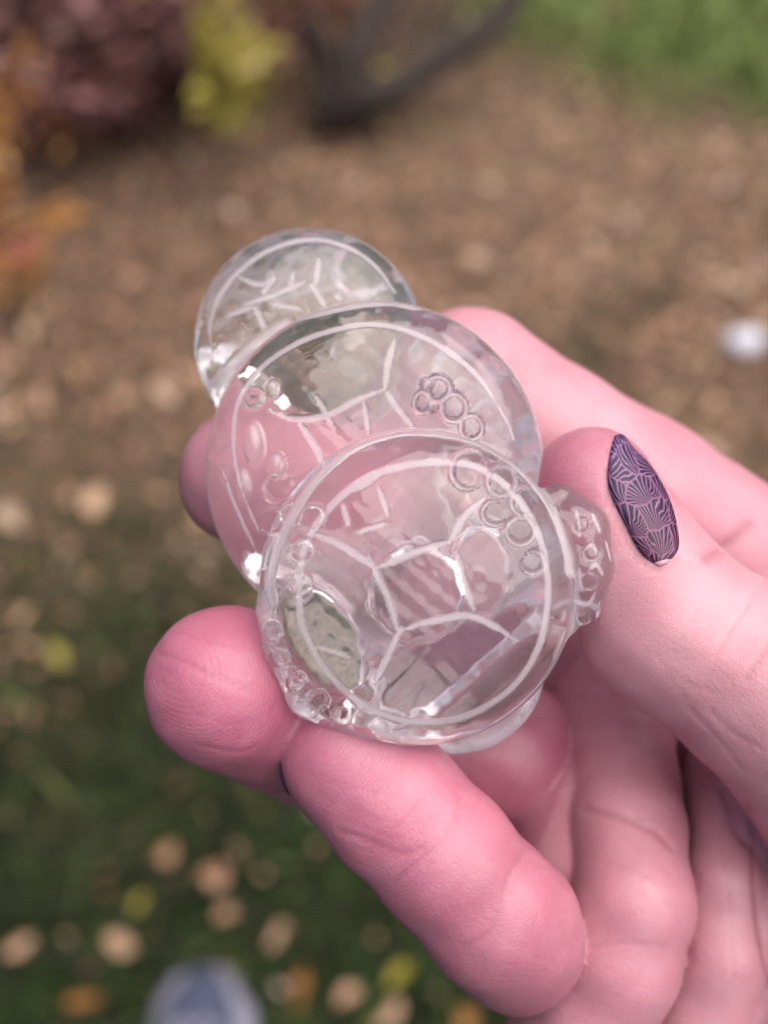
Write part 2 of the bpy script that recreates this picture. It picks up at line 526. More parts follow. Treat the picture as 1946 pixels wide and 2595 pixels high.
xs = np.unique(np.concatenate([np.linspace(-60, -4, 15), np.linspace(-4, 4, 90), np.linspace(4, 60, 15)]))
ys = np.unique(np.concatenate([np.linspace(-60, -2, 15), np.linspace(-2, 6, 90), np.linspace(6, 120, 20)]))
GX, GY = np.meshgrid(xs, ys, indexing='ij')
near = np.exp(-((GX) ** 2 + (GY - 1.5) ** 2) / 12)
GZ = (0.010 * np.sin(GX * 3.1 + 0.4) * np.sin(GY * 2.7) - 0.010) * near - 0.012
gv = np.stack([GX.ravel(), GY.ravel(), GZ.ravel()], 1)
ny = len(ys)
ii, jj = np.meshgrid(np.arange(len(xs) - 1), np.arange(ny - 1), indexing='ij')
q0 = (ii * ny + jj).ravel()
gf = np.stack([q0, q0 + ny, q0 + ny + 1, q0 + 1], 1)
ground = mesh_obj('ground', gv, gf, M['ground'])
add_attr(ground, 'green', greenness(gv[:, 0], gv[:, 1]))
tag(ground, kind='structure')

# lawn grass: many blades, one mass
nr = np.random.RandomState(3)
def make_blades(n, x0, x1, y0, y1, hmin, hmax, w, thin_by_green=True):
    x = nr.uniform(x0, x1, n * 3); y = nr.uniform(y0, y1, n * 3)
    g = greenness(x, y)
    keep = nr.rand(n * 3) < (0.10 + 0.90 * g)
    x, y, g = x[keep][:n], y[keep][:n], g[keep][:n]
    n = len(x)
    a = nr.uniform(0, 2 * math.pi, n); h = nr.uniform(hmin, hmax, n) * (0.55 + 0.45 * g)
    lean = nr.uniform(0.3, 1.3, n) * h; la = nr.uniform(0, 2 * math.pi, n)
    dx, dy = np.cos(a) * w, np.sin(a) * w
    z = np.zeros(n)
    base = np.stack([x, y, z - 0.015], 1)
    side = np.stack([dx, dy, z], 1)
    mid = base + np.stack([np.cos(la) * lean * .35, np.sin(la) * lean * .35, h * .62], 1)
    tip = base + np.stack([np.cos(la) * lean, np.sin(la) * lean, h], 1)
    v = np.stack([base - side, base + side, mid + side * .8, mid - side * .8, tip], 1).reshape(-1, 3)
    o = np.arange(n) * 5
    f = [[i, i + 1, i + 2, i + 3] for i in o] + [[i + 3, i + 2, i + 4] for i in o]
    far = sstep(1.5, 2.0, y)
    tone = np.clip(nr.normal(0.34, 0.18, n) + 0.62 * far, 0, 1)  # far blades toned brighter, a sunlit patch painted into their colour
    return v, f, np.repeat(tone, 5)

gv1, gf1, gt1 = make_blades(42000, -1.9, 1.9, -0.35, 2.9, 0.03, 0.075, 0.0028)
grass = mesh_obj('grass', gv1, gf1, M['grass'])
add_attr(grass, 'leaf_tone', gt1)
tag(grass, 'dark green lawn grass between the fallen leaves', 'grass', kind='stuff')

# ---- leaf shapes: a cupped, pointed oval of eight faces
LEAF = np.array([(-0.5, 0, 0), (-0.25, 0.24, .05), (0.05, 0.31, .07), (0.32, 0.18, .05), (0.55, 0, 0.02), (0.32, -0.18, .05), (0.05, -0.31, .07), (-0.25, -0.24, .05), (-0.25, 0, -.02), (0.05, 0, -.03), (0.32, 0, -.01)])
LF = [[0, 8, 1], [8, 9, 2, 1], [9, 10, 3, 2], [10, 4, 3], [0, 7, 8], [7, 6, 9, 8], [6, 5, 10, 9], [5, 4, 10]]

def leaves(pos, size, tilt, seed):
    r = np.random.RandomState(seed)
    n = len(pos)
    yaw = r.uniform(0, 2 * math.pi, n)
    ax = r.normal(0, 1, (n, 3)); ax[:, 2] *= .2; ax /= np.linalg.norm(ax, axis=1)[:, None]
    ang = r.normal(0, tilt, n)
    base = LEAF * 1.0
    cup = r.uniform(-2.0, 4.0, n)
    v = np.repeat(base[None], n, 0).copy()
    v[:, :, 2] *= cup[:, None]
    v[:, :8, :2] *= r.uniform(0.62, 1.25, (n, 8, 1))
    v[:, :, 1] *= r.uniform(0.40, 1.15, n)[:, None]
    c, s = np.cos(yaw), np.sin(yaw)
    vx = v[:, :, 0] * c[:, None] - v[:, :, 1] * s[:, None]
    vy = v[:, :, 0] * s[:, None] + v[:, :, 1] * c[:, None]
    v = np.stack([vx, vy, v[:, :, 2]], 2)
    ca, sa = np.cos(ang)[:, None, None], np.sin(ang)[:, None, None]
    k = ax[:, None, :]
    v = v * ca + np.cross(np.broadcast_to(k, v.shape), v) * sa + k * (k * v).sum(2, keepdims=True) * (1 - ca)
    v = v * size[:, None, None] + pos[:, None, :]
    f = []
    for i in range(n):
        o = i * 11
        f.extend([[a + o for a in q] for q in LF])
    return v.reshape(-1, 3), f

def litter_layer():
    n = 75000
    x = nr.uniform(-2.6, 2.6, n); y = nr.uniform(-0.4, 3.6, n)
    g = greenness(x, y)
    keep = nr.rand(n) < 0.10 + 0.50 * (1 - g) ** 1.2
    x, y, g = x[keep], y[keep], g[keep]
    z = nr.uniform(0.004, 0.045, len(x)) * (0.4 + 0.6 * g) + 0.004
    size = nr.uniform(0.012, 0.042, len(x)) * (1 - 0.5 * g) * (1 - 0.35 * sstep(1.0, 1.9, y))
    v, f = leaves(np.stack([x, y, z], 1), size, 0.38, 11)
    patch = 0.30 * np.sin(x * 9 + 2 * np.sin(y * 6)) * np.sin(y * 11 + 1.5 * np.sin(x * 7)) + 0.08 * np.sin(x * 21 + 3) * np.sin(y * 19)
    tone = np.clip(nr.normal(0.36, 0.29, len(x)) + patch, 0, 1)
    o = mesh_obj('leaf_litter', v, f, M['litter'], smooth=False)
    add_attr(o, 'leaf_tone', np.repeat(tone, 11))
    tag(o, 'brown and tan fallen leaves blanketing the ground', 'leaf litter', kind='stuff')
litter_layer()

# ------------------------------------------------------------------ shrubs at the top of the picture
def tube(pts, rad, sides=7):
    pts = [Vector(p) for p in pts]
    v, f = [], []
    for i, p in enumerate(pts):
        d = (pts[min(i + 1, len(pts) - 1)] - pts[max(i - 1, 0)]).normalized()
        a = d.cross(Vector((0.31, 0.2, 0.93))).normalized(); b = d.cross(a)
        r = rad[i] if hasattr(rad, '__len__') else rad
        for k in range(sides):
            t = 2 * math.pi * k / sides
            v.append(p + (a * math.cos(t) + b * math.sin(t)) * r)
    for i in range(len(pts) - 1):
        for k in range(sides):
            k2 = (k + 1) % sides
            f.append([i * sides + k, i * sides + k2, (i + 1) * sides + k2, (i + 1) * sides + k])
    f.append(list(range(sides))[::-1]); f.append([(len(pts) - 1) * sides + k for k in range(sides)])
    return [list(p) for p in v], f

def stem(parent, pts, r0, r1, name='stem'):
    q = resample(np.array([list(p) for p in pts]), 0.05)
    q = q + nr.normal(0, 0.004, q.shape)
    rr = np.linspace(r0, r1, len(q))
    v, f = tube(q, list(rr))
    return mesh_obj(name, v, f, M['bark'], parent, origin=parent.location)

def crown(parent, clumps, mat, size, tilt, seed, tone_mu):
    r = np.random.RandomState(seed)
    pos, tone = [], []
    for (c, rad, n) in clumps:
        q = r.normal(0, 0.5, (n, 3)) * np.array(rad) + np.array(c)
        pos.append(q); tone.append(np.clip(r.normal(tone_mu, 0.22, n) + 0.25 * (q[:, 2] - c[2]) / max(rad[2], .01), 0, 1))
    pos = np.concatenate(pos); tone = np.concatenate(tone)
    keep = pos[:, 2] > 0.02
    pos, tone = pos[keep], tone[keep]
    v, f = leaves(pos, r.uniform(size[0], size[1], len(pos)), tilt, seed + 1)
    o = mesh_obj('foliage', v, f, mat, parent, smooth=False, origin=parent.location)
    add_attr(o, 'leaf_tone', np.repeat(tone, 11))
    tag(o, kind='stuff')
    return o

def empty(name, loc):
    e = bpy.data.objects.new(name, None); COL.objects.link(e); e.location = Vector(loc); e.empty_display_size = 0.05
    bpy.context.view_layer.update()
    return e

def air(px, py, dist):
    """a point on the sight line at a given distance in metres"""
    d = (RGT * ((px - PW / 2) * S) + UPV * ((PH / 2 - py) * S) + FWD * D).normalized()
    return CAM + d * dist

b0 = ground_at(835, 318)
sh = empty('bare_shrub', b0)
tag(sh, 'dark stemmed shrub with yellow green leaves and two stems leaning right', 'shrub')
L0 = (b0 - CAM).length
stem(sh, [b0 + Vector((0, 0, -.03)), air(870, 210, L0 - .02), air(920, 110, L0 - .02), air(1000, -60, L0 + .05), air(1080, -260, L0 + .2)], 0.046, 0.016)
stem(sh, [b0 + Vector((0, 0, -.02)), air(930, 262, L0 - .05), air(1040, 205, L0 - .05), air(1160, 120, L0), air(1280, 20, L0 + .05), air(1400, -120, L0 + .1)], 0.040, 0.020)
stem(sh, [air(1010, 225, L0 - .05), air(1100, 110, L0 + .02), air(1190, -30, L0 + .1)], 0.014, 0.007)
stem(sh, [air(900, 275, L0 - .04), air(1010, 120, L0), air(1090, -60, L0 + .1)], 0.010, 0.005)
stem(sh, [air(1060, 195, L0 - .05), air(1200, 150, L0), air(1330, 30, L0 + .05)], 0.009, 0.005)
stem(sh, [air(850, 250, L0 - .03), air(780, 120, L0), air(700, -40, L0 + .1)], 0.012, 0.006)
stem(sh, [air(880, 190, L0 - .03), air(800, 60, L0), air(760, -120, L0 + .1)], 0.018, 0.009)
for k in range(11):
    x1 = rng.uniform(640, 1320); dx = rng.uniform(-40, 40)
    stem(sh, [b0 + Vector((rng.uniform(-.05, .05), rng.uniform(-.04, .04), 0)), air(0.6 * 850 + 0.4 * x1 + dx, 150, L0 + rng.uniform(-.05, .1)), air(x1, -60, L0 + rng.uniform(0, .25))], rng.uniform(.006, .011), .003)
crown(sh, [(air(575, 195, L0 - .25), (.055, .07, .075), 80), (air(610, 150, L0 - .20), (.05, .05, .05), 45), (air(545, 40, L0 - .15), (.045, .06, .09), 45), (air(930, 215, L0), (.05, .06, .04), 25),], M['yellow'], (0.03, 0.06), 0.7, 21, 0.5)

b1 = ground_at(560, 290)
sb = empty('burgundy_shrub', b1)
tag(sb, 'burgundy leaved shrub with dark hollows at the upper left', 'shrub')
L1 = (b1 - CAM).length
stem(sb, [b1 + Vector((0, 0, -.03)), air(600, 160, L1), air(640, 20, L1 + .05), air(700, -150, L1 + .1)], 0.026, 0.012)
b1b = ground_at(380, 240)
stem(sb, [b1b + Vector((0, 0, -.03)), air(385, 120, L1 + .05), air(360, -80, L1 + .15)], 0.028, 0.013)
stem(sb, [ground_at(200, 250), air(180, 120, L1), air(120, -60, L1 + .1)], 0.02, 0.010)
for k in range(9):
    x0 = rng.uniform(120, 560)
    g0 = ground_at(x0, rng.uniform(235, 285))
    stem(sb, [g0, air(x0 + rng.uniform(-70, 70), 110, L1 + rng.uniform(-.05, .1)), air(x0 + rng.uniform(-160, 160), -80, L1 + rng.uniform(0, .2))], rng.uniform(.006, .012), .003)
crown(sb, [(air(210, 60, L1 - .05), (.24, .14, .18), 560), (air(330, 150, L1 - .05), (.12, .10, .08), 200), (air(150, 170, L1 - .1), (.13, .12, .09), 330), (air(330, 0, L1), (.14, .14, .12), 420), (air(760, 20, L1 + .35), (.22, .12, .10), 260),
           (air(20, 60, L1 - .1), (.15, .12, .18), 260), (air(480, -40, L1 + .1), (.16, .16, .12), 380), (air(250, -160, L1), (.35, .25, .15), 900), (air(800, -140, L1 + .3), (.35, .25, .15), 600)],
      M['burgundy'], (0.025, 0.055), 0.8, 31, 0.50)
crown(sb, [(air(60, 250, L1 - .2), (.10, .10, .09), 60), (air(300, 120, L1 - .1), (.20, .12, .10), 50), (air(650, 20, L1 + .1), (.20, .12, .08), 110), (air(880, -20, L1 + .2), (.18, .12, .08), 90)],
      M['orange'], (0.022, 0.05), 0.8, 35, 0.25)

b2 = ground_at(-160, 620)
so = empty('orange_sapling', b2)
tag(so, 'low sapling with orange and pink leaves at the left edge', 'shrub')
L2 = (b2 - CAM).length
stem(so, [b2 + Vector((0, 0, -.02)), air(-120, 450, L2 - .15), air(-60, 280, L2 - .2)], 0.012, 0.005)
stem(so, [air(-140, 560, L2 - .05), air(20, 600, L2 - .18), air(110, 530, L2 - .25)], 0.006, 0.003)
crown(so, [(air(140, 530, L2 - .28), (.030, .03, .03), 9), (air(60, 650, L2 - .28), (.045, .03, .03), 14), (air(-30, 450, L2 - .25), (.025, .03, .05), 16), (air(-40, 280, L2 - .2), (.03, .04, .06), 16), (air(-150, 400, L2 - .2), (.09, .09, .12), 60), (air(20, 560, L2 - .2), (.06, .05, .08), 26), (air(30, 700, L2 - .2), (.06, .05, .05), 20)],
      M['orange'], (0.03, 0.05), 0.7, 41, 0.6)

# ------------------------------------------------------------------ single fallen leaves, stone and shoe in the foreground grass
spots = [
    (420, 2165, .036, .45, 'litter', 'tan dry leaf on dark grass, upper left of the cluster above the shoe'),
    (545, 2215, .042, .40, 'litter', 'larger brown leaf of the cluster above the shoe, nearest the ring finger'),
    (575, 2320, .032, .50, 'litter', 'lowest tan leaf of the cluster directly above the shoe toe'),
    (300, 2395, .044, .70, 'litter', 'large pale tan leaf up and left of the shoe'),
    (355, 2290, .028, .60, 'yellow', 'small yellow green leaf left of the leaf cluster above the shoe'),
    (40, 2400, .044, .60, 'litter', 'tan leaf at the left edge of the lower lawn'),
    (215, 2540, .042, .45, 'orange', 'orange brown leaf at the bottom edge left of the shoe'),
    (690, 2380, .034, .55, 'litter', 'tan leaf just above and to the right of the shoe'),
    (760, 2500, .050, .50, 'orange', 'orange leaf lying immediately right of the shoe'),
    (880, 2530, .038, .60, 'litter', 'pale tan leaf second to the right of the shoe'),
    (1015, 2470, .046, .55, 'yellow', 'yellow leaf below the ring finger, upper of a close pair'),
    (990, 2565, .046, .70, 'litter', 'pale tan leaf at the bottom edge, lower of a close pair'),
    (1180, 2585, .036, .40, 'orange', 'orange leaf at the bottom edge nearest the folded ring finger'),
    (145, 1660, .036, .60, 'yellow', 'yellow tan leaf on the grass left of the middle fingertip'),
    (60, 1560, .034, .70, 'litter', 'pale leaf at the left edge, level with the top of the middle fingertip'),
    (240, 1265, .044, .75, 'litter', 'pale leaf among brown litter below the index fingertip'),
    (425, 995, .052, .95, 'litter', 'pale pinkish leaf beside the left edge of the carving'),
    (25, 1320, .046, .95, 'litter', 'pale leaf at the left edge, level with the index fingertip'),
    (1205, 665, .046, .95, 'litter', 'pale round leaf above the index knuckle, right of the carving'),
    (1830, 350, .042, .85, 'litter', 'pale leaf in the brown litter near the upper right corner')]
for i, (px, py, sz, tone, mt, lab) in enumerate(spots):
    g = ground_at(px, py, 0.055)
    v, f = leaves(np.array([[0, 0, 0]], float), np.array([sz * (0.95 if py > 1500 else 1.1)]), 0.35, 100 + i)
    v[:, 1] *= 1.15
    o = mesh_obj('fallen_leaf', v, f, M[mt], smooth=False)
    add_attr(o, 'leaf_tone', np.full(11, tone))
    o.location = g
    tag(o, lab, 'leaf', 'single fallen leaves')

def lathe_blob(name, c, r, seed, mat, parent=None, sq=0.7):
    rr = np.random.RandomState(seed)
    v, f = [], []
    nu, nv = 14, 8
    ph = rr.uniform(0, 6.28, 6)
    for j in range(nv + 1):
        th = math.pi * j / nv
        for i in range(nu):
            a = 2 * math.pi * i / nu
            k = 1 + 0.12 * math.sin(2 * a + ph[0]) + 0.08 * math.sin(3 * a + ph[1]) * math.sin(th) + 0.07 * math.sin(2 * th + ph[2])
            v.append((r * k * math.sin(th) * math.cos(a), r * .8 * k * math.sin(th) * math.sin(a), r * sq * k * math.cos(th)))
    for j in range(nv):
        for i in range(nu):
            i2 = (i + 1) % nu
            f.append([j * nu + i, (j + 1) * nu + i, (j + 1) * nu + i2, j * nu + i2])
    o = mesh_obj(name, v, f, mat, parent)
    o.location = c
    return o
st = ground_at(1885, 868, 0.03)
s_ = lathe_blob('white_stone', st, 0.030, 5, M['stone'])
tag(s_, 'small bright white stone among the brown leaves at right', 'stone')

# shoe: toe cap pointing away from the photographer
sp = ground_at(508, 2490, 0.05)
shoe = empty('shoe', (sp.x, sp.y, 0))
shoe.scale = (1.12, 0.9, 0.9)
tag(shoe, 'blurred blue grey shoe toe with pale rim in the grass', 'shoe')
def shoe_ring(y, half, z, hgt):
    return [(half * math.cos(t), y, z + hgt * math.sin(t)) for t in np.linspace(0, math.pi, 13)]
def outline(t, grow=0.0):
    # t 0 heel .. 1 toe (length .26)
    w = 0.030 + 0.018 * math.sin(min(t, .85) / .85 * math.pi * .62) ** 1.0
    if t > .72: w *= math.sqrt(max(0, 1 - ((t - .72) / .28) ** 2)) * .999 + 0.001
    if t < .12: w *= math.sqrt(max(0.02, 1 - ((.12 - t) / .12) ** 2))
    return w + grow * (1 if w > .004 else 0)
ts = np.concatenate([np.linspace(0, .7, 15), np.linspace(.73, 1, 14)])
def loft(grow, z0, hf, rows=13):
    v, f = [], []
    for t in ts:
        half = outline(t, grow); y = (t - 1) * .26 + .03
        h = hf(t)
        for a in np.linspace(0, math.pi, rows):
            v.append((half * math.copysign(abs(math.cos(a)) ** .8, math.cos(a)), y, z0 + h * math.sin(a) ** .8))
    for i in range(len(ts) - 1):
        for k in range(rows - 1):
            f.append([i * rows + k, i * rows + k + 1, (i + 1) * rows + k + 1, (i + 1) * rows + k])
        f.append([i * rows, (i + 1) * rows, (i + 1) * rows + rows - 1, i * rows + rows - 1])
    return v, f
v, f = loft(0.006, 0.004, lambda t: 0.026 * min(1, (1 - t) * 9 + .25))
mesh_obj('sole', v, f, M['shoe_rim'], shoe)
v, f = loft(-0.013, 0.020, lambda t: 0.046 * min(1, (1 - t) * 4.5 + .12) + (0.035 * max(0, .55 - t) / .55))
mesh_obj('upper', v, f, M['shoe'], shoe)
vb, fb = [], []
for sgn in (-1, 1):
    q = [(0, -.060, .072), (sgn * .010, -.050, .077), (sgn * .020, -.056, .074), (sgn * .018, -.068, .074), (sgn * .004, -.064, .074)]
    vv, ff = tube(q, [.003, .0045, .005, .0045, .003], 6)
    k = len(vb); vb += vv; fb += [[a + k for a in x] for x in ff]
mesh_obj('lace_bow', vb, fb, M['shoe_rim'], shoe)

# ------------------------------------------------------------------ hand (one continuous skin)
def chain(*pts):
    return [(P(px, py, w), RPX(r, w)) for px, py, w, r in pts]
index = chain((2330, 1640, -38, 250), (1960, 1510, -40, 225), (1620, 1262, -39, 205), (1400, 1118, -38, 188), (1190, 985, -37, 198), (1110, 1165, -39, 182), (900, 1290, -37, 176), (632, 1210, -29, 176))
middle_a = chain((575, 1742, -14, 207), (800, 1840, -32, 200), (1080, 1895, -38, 196), (1270, 1900, -37, 192))
middle_w = chain((1115, 1500, -41, 165), (1300, 1520, -43, 200), (1500, 1600, -46, 205), (1900, 1850, -46, 230))
middle_b = chain((1530, 1720, -40, 150), (1556, 1840, -37, 140), (1572, 1990, -32, 142), (1590, 2090, -27, 142))
flesh = chain((1420, 1800, -48, 200), (1480, 2060, -37, 200), (1490, 2200, -33, 190), (1500, 2400, -36, 200), (1560, 2650, -40, 210))
ring_a = chain((890, 1925, -13, 176), (1000, 2045, -11, 180), (1130, 2178, -10, 180), (1250, 2318, -11, 184), (1290, 2352, -13, 180), (1308, 2392, -15, 172))
ring_b = chain((1590, 2090, -26, 140), (1608, 2290, -20, 146), (1568, 2440, -20, 150), (1490, 2570, -22, 156), (1440, 2640, -24, 160))
ring_c = chain((1700, 2560, -30, 150), (1850, 2760, -32, 210))
palm_a = chain((1830, 2060, -30, 86), (1836, 2240, -24, 88), (1830, 2420, -22, 100), (1760, 2640, -24, 130))
palm_c = chain((1990, 2100, -30, 110), (2000, 2350, -24, 110), (2010, 2700, -26, 150), (2500, 2900, -40, 420))
palm_d = chain((1880, 2200, -44, 230), (2050, 2600, -42, 300))
palm_b = chain((1980, 2000, -34, 250), (2300, 2300, -38, 420), (2700, 2700, -45, 480))
thumb = chain((1500, 1240, -15, 158), (1598, 1412, -14, 172), (1695, 1580, -13, 212), (1980, 1765, -11, 245), (2350, 2080, -18, 380), (2750, 2550, -32, 460))
wrist = chain((2600, 2500, -40, 470), (3200, 3000, -60, 480))

def sd_chain(p, ch, k):
    d = None
    for (a, ra), (b, rb) in zip(ch[:-1], ch[1:]):
        e = sd_cone(p, a, b, ra, rb)
        d = e if d is None else smin(d, e, k)
    return d

def hand_raw(p):
    d = sd_chain(p, index, 1.6)
    d = smin(d, sd_chain(p, middle_a, 1.6), 0.5)
    d = smin(d, sd_chain(p, middle_w, 2.0), 0.6)
    mb = sd_chain(p, middle_b, 2.0)
    d = smin(d, mb, 0.2)
    rb = sd_chain(p, ring_b, 2.0)
    rb = smin(rb, mb, 2.0)
    rb = smin(rb, sd_chain(p, ring_c, 2.0), 3.0)
    d = smin(d, rb, 0.2)
    d = smin(d, sd_chain(p, ring_a, 1.6), 0.4)
    d = smin(d, sd_chain(p, flesh, 2.0), 0.4)
    pm = smin(sd_chain(p, palm_a, 3), sd_chain(p, palm_c, 3), 2.2)
    pm = smin(pm, smin(sd_chain(p, palm_b, 4), sd_chain(p, palm_d, 4), 3.0), 1.0)
    pm = smin(pm, sd_chain(p, wrist, 4), 4.0)
    d = smin(d, pm, 0.3)
    d = smin(d, sd_chain(p, thumb, 3.0), 1.2)
    return d

CREASES = [  # (width mm, depth mm, frame polyline)
    (0.30, 0.16, [(395, 1652), (460, 1675), (540, 1715), (640, 1752)]),
    (0.30, 0.12, [(500, 1890), (600, 1905), (650, 1890)]),
    (0.35, 0.22, [(860, 2105), (930, 2130), (1010, 2165), (1070, 2150)]),
    (0.35, 0.14, [(1000, 2235), (1060, 2180), (1110, 2140), (1150, 2080), (1165, 2020)]),
    (0.45, 0.14, [(1180, 2400), (1240, 2360), (1270, 2290), (1290, 2220), (1330, 2150)]),
    (0.5, 0.25, [(1480, 2050), (1560, 2070), (1650, 2105), (1700, 2150)]),
    (0.4, 0.15, [(1890, 1720), (1930, 1660), (1960, 1600)]),
    (0.3, 0.12, [(1740, 1790), (1800, 1850), (1850, 1910), (1880, 1950)]),
    (0.3, 0.12, [(1800, 1800), (1860, 1860), (1930, 1900)]),
    (0.8, 0.4, [(1790, 1415), (1850, 1375), (1900, 1330)]),
    (0.30, 0.14, [(1536, 1190), (1536, 1250), (1570, 1330), (1612, 1410), (1660, 1446), (1695, 1440), (1722, 1400)]),
    (0.55, 0.08, [(1895, 2040), (1905, 2150), (1908, 2280), (1925, 2400), (1950, 2500)]),
    (0.60, 0.35, [(1820, 2010), (1850, 2080), (1890, 2140)]),
    (0.22, 0.08, [(870, 2080), (930, 2100), (1000, 2130)]), (0.22, 0.08, [(900, 2150), (960, 2165), (1040, 2195)]), (0.2, 0.08, [(1040, 2120), (1080, 2165), (1090, 2200)]),
    (0.2, 0.08, [(760, 1950), (850, 1985), (960, 2010)]), (0.2, 0.07, [(790, 2020), (870, 2040), (950, 2070)]),
    (0.3, 0.15, [(905, 2118), (960, 2148), (1010, 2160), (1060, 2150)]), (0.18, 0.09, [(980, 2120), (1000, 2160), (1040, 2185)]), (0.18, 0.09, [(1050, 2080), (1075, 2130), (1080, 2180)]), (0.18, 0.08, [(930, 2070), (990, 2090), (1060, 2100)]),
    (0.18, 0.09, [(430, 1600), (520, 1625), (600, 1640)]), (0.18, 0.08, [(480, 1800), (560, 1830), (650, 1830)]), (0.18, 0.08, [(640, 1560), (650, 1640), (620, 1720)]),
    (0.25, 0.10, [(1250, 2010), (1300, 2000), (1380, 2030)]), (0.25, 0.1, [(1480, 2180), (1560, 2190), (1660, 2230)]), (0.25, 0.1, [(1500, 2400), (1580, 2390), (1680, 2400)]),
    (0.25, 0.09, [(1830, 2150), (1850, 2300), (1860, 2480)]), (0.25, 0.09, [(1700, 1700), (1760, 1740), (1830, 1760)]), (0.2, 0.07, [(1660, 1660), (1700, 1720), (1760, 1800)]),
]
crease_pts = []
_qs = [resample(pl, 6) for wd, dp, pl in CREASES]
_all = np.concatenate(_qs)
_p, _ok = march(hand_raw, _all[:, 0], _all[:, 1])
_cut = np.cumsum([len(q) for q in _qs])[:-1]
for (wd, dp, pl), p, ok in zip(CREASES, np.split(_p, _cut), np.split(_ok, _cut)):
    crease_pts.append((wd, dp, p[ok]))

def hand_sdf(p):
    d = hand_raw(p)
    near = np.abs(d) < 2.5
    if near.any():
        q = p[near]; add = np.zeros(len(q))
        for wd, dp, pts in crease_pts:
            if len(pts) == 0: continue
            r = dist_points(q, pts, wd * 2.4)
            add = np.maximum(add, dp * np.exp(-(r / wd) ** 2))
        # soft unevenness of flesh
        add += 0.10 * np.sin(q[:, 0] * .55 + 1.3 * np.sin(q[:, 1] * .37)) * np.sin(q[:, 1] * .49 + q[:, 2] * .4)
        d[near] += add
    return d

HV, HFc = surface_nets(hand_sdf, (-30, -80, -75), (95, 30, 22), 0.5)
# per-vertex skin data
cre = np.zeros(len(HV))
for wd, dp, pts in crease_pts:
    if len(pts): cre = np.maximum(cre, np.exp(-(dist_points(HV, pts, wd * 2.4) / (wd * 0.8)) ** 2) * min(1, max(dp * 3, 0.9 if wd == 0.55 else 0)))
def tip_data(ch, i_tip, i_next, length):
    a, ra = ch[i_tip]; b, rb = ch[i_next]
    ax = (b - a) / np.linalg.norm(b - a)
    rel = HV - a
    t = rel @ ax
    perp = np.linalg.norm(rel - t[:, None] * ax, axis=1)
    inside = np.exp(-np.maximum(0, np.abs(perp) - ra * 1.1) ** 2 / 1.5)
    m = inside * (1 - sstep(length * .6, length, t))
    side = np.cross(ax, np.array([0, 0, 1.0])); side /= np.linalg.norm(side)
    s = rel @ side
    return m, t + 0.035 * s * s, s
ridge = np.zeros(len(HV)); rmask = np.zeros(len(HV)); flush = np.zeros(len(HV))
for ch, i0, i1, ln in ((middle_a, 0, 1, 20), (ring_a, 0, 1, 22), (index, 7, 6, 16), ):
    m, r, s = tip_data(ch, i0, i1, ln)
    better = m > rmask
    ridge[better] = r[better]; rmask[better] = m[better]
    flush = np.maximum(flush, m)
best = np.full(len(HV), 1e9); along = np.zeros(len(HV)); across = np.zeros(len(HV)); pale = np.zeros(len(HV))
for ci_, ch in enumerate((index, middle_a, middle_b, ring_a, ring_b, ring_c, thumb, palm_a, palm_c)):
    s0 = 40.0 * ci_
    for (a, ra), (b, rb) in zip(ch[:-1], ch[1:]):
        ab = b - a; ln = np.linalg.norm(ab); ax = ab / ln
        t = np.clip((HV - a) @ ax, -4, ln)
        v_ = HV - a - t[:, None] * ax
        dd = np.linalg.norm(v_, axis=1) - (ra + (rb - ra) * np.clip(t / ln, 0, 1))
        e1 = np.cross(ax, [0, 0, 1.0]); e1 /= np.linalg.norm(e1); e2 = np.cross(ax, e1)
        m = dd < best
        pale[m] = (0.5, 0, 0.3, 0.08, 0.35, 0.35, 0.85, 0.6, 0.6)[ci_] * (np.clip(t[m] / ln + (ch[0][0] is not a), 0, 1) if ci_ == 6 else 1.0)
        best[m] = dd[m]; along[m] = s0 + t[m]; across[m] = (np.arctan2(v_ @ e1, v_ @ -e2) * 8)[m]
        s0 += ln
HW = to_world(HV)
horg = to_world(P(2000, 2300, -30))
hand = mesh_obj('hand', HW, HFc, M['skin'], origin=horg)
add_attr(hand, 'crease', cre); add_attr(hand, 'ridge', ridge); add_attr(hand, 'ridgemask', rmask); add_attr(hand, 'flush', flush * 0.75); add_attr(hand, 'pale', pale); add_attr(hand, 'along', along); add_attr(hand, 'across', across)
tag(hand, 'bare left hand with purple patterned thumb nail gripping the clear carving', 'hand')

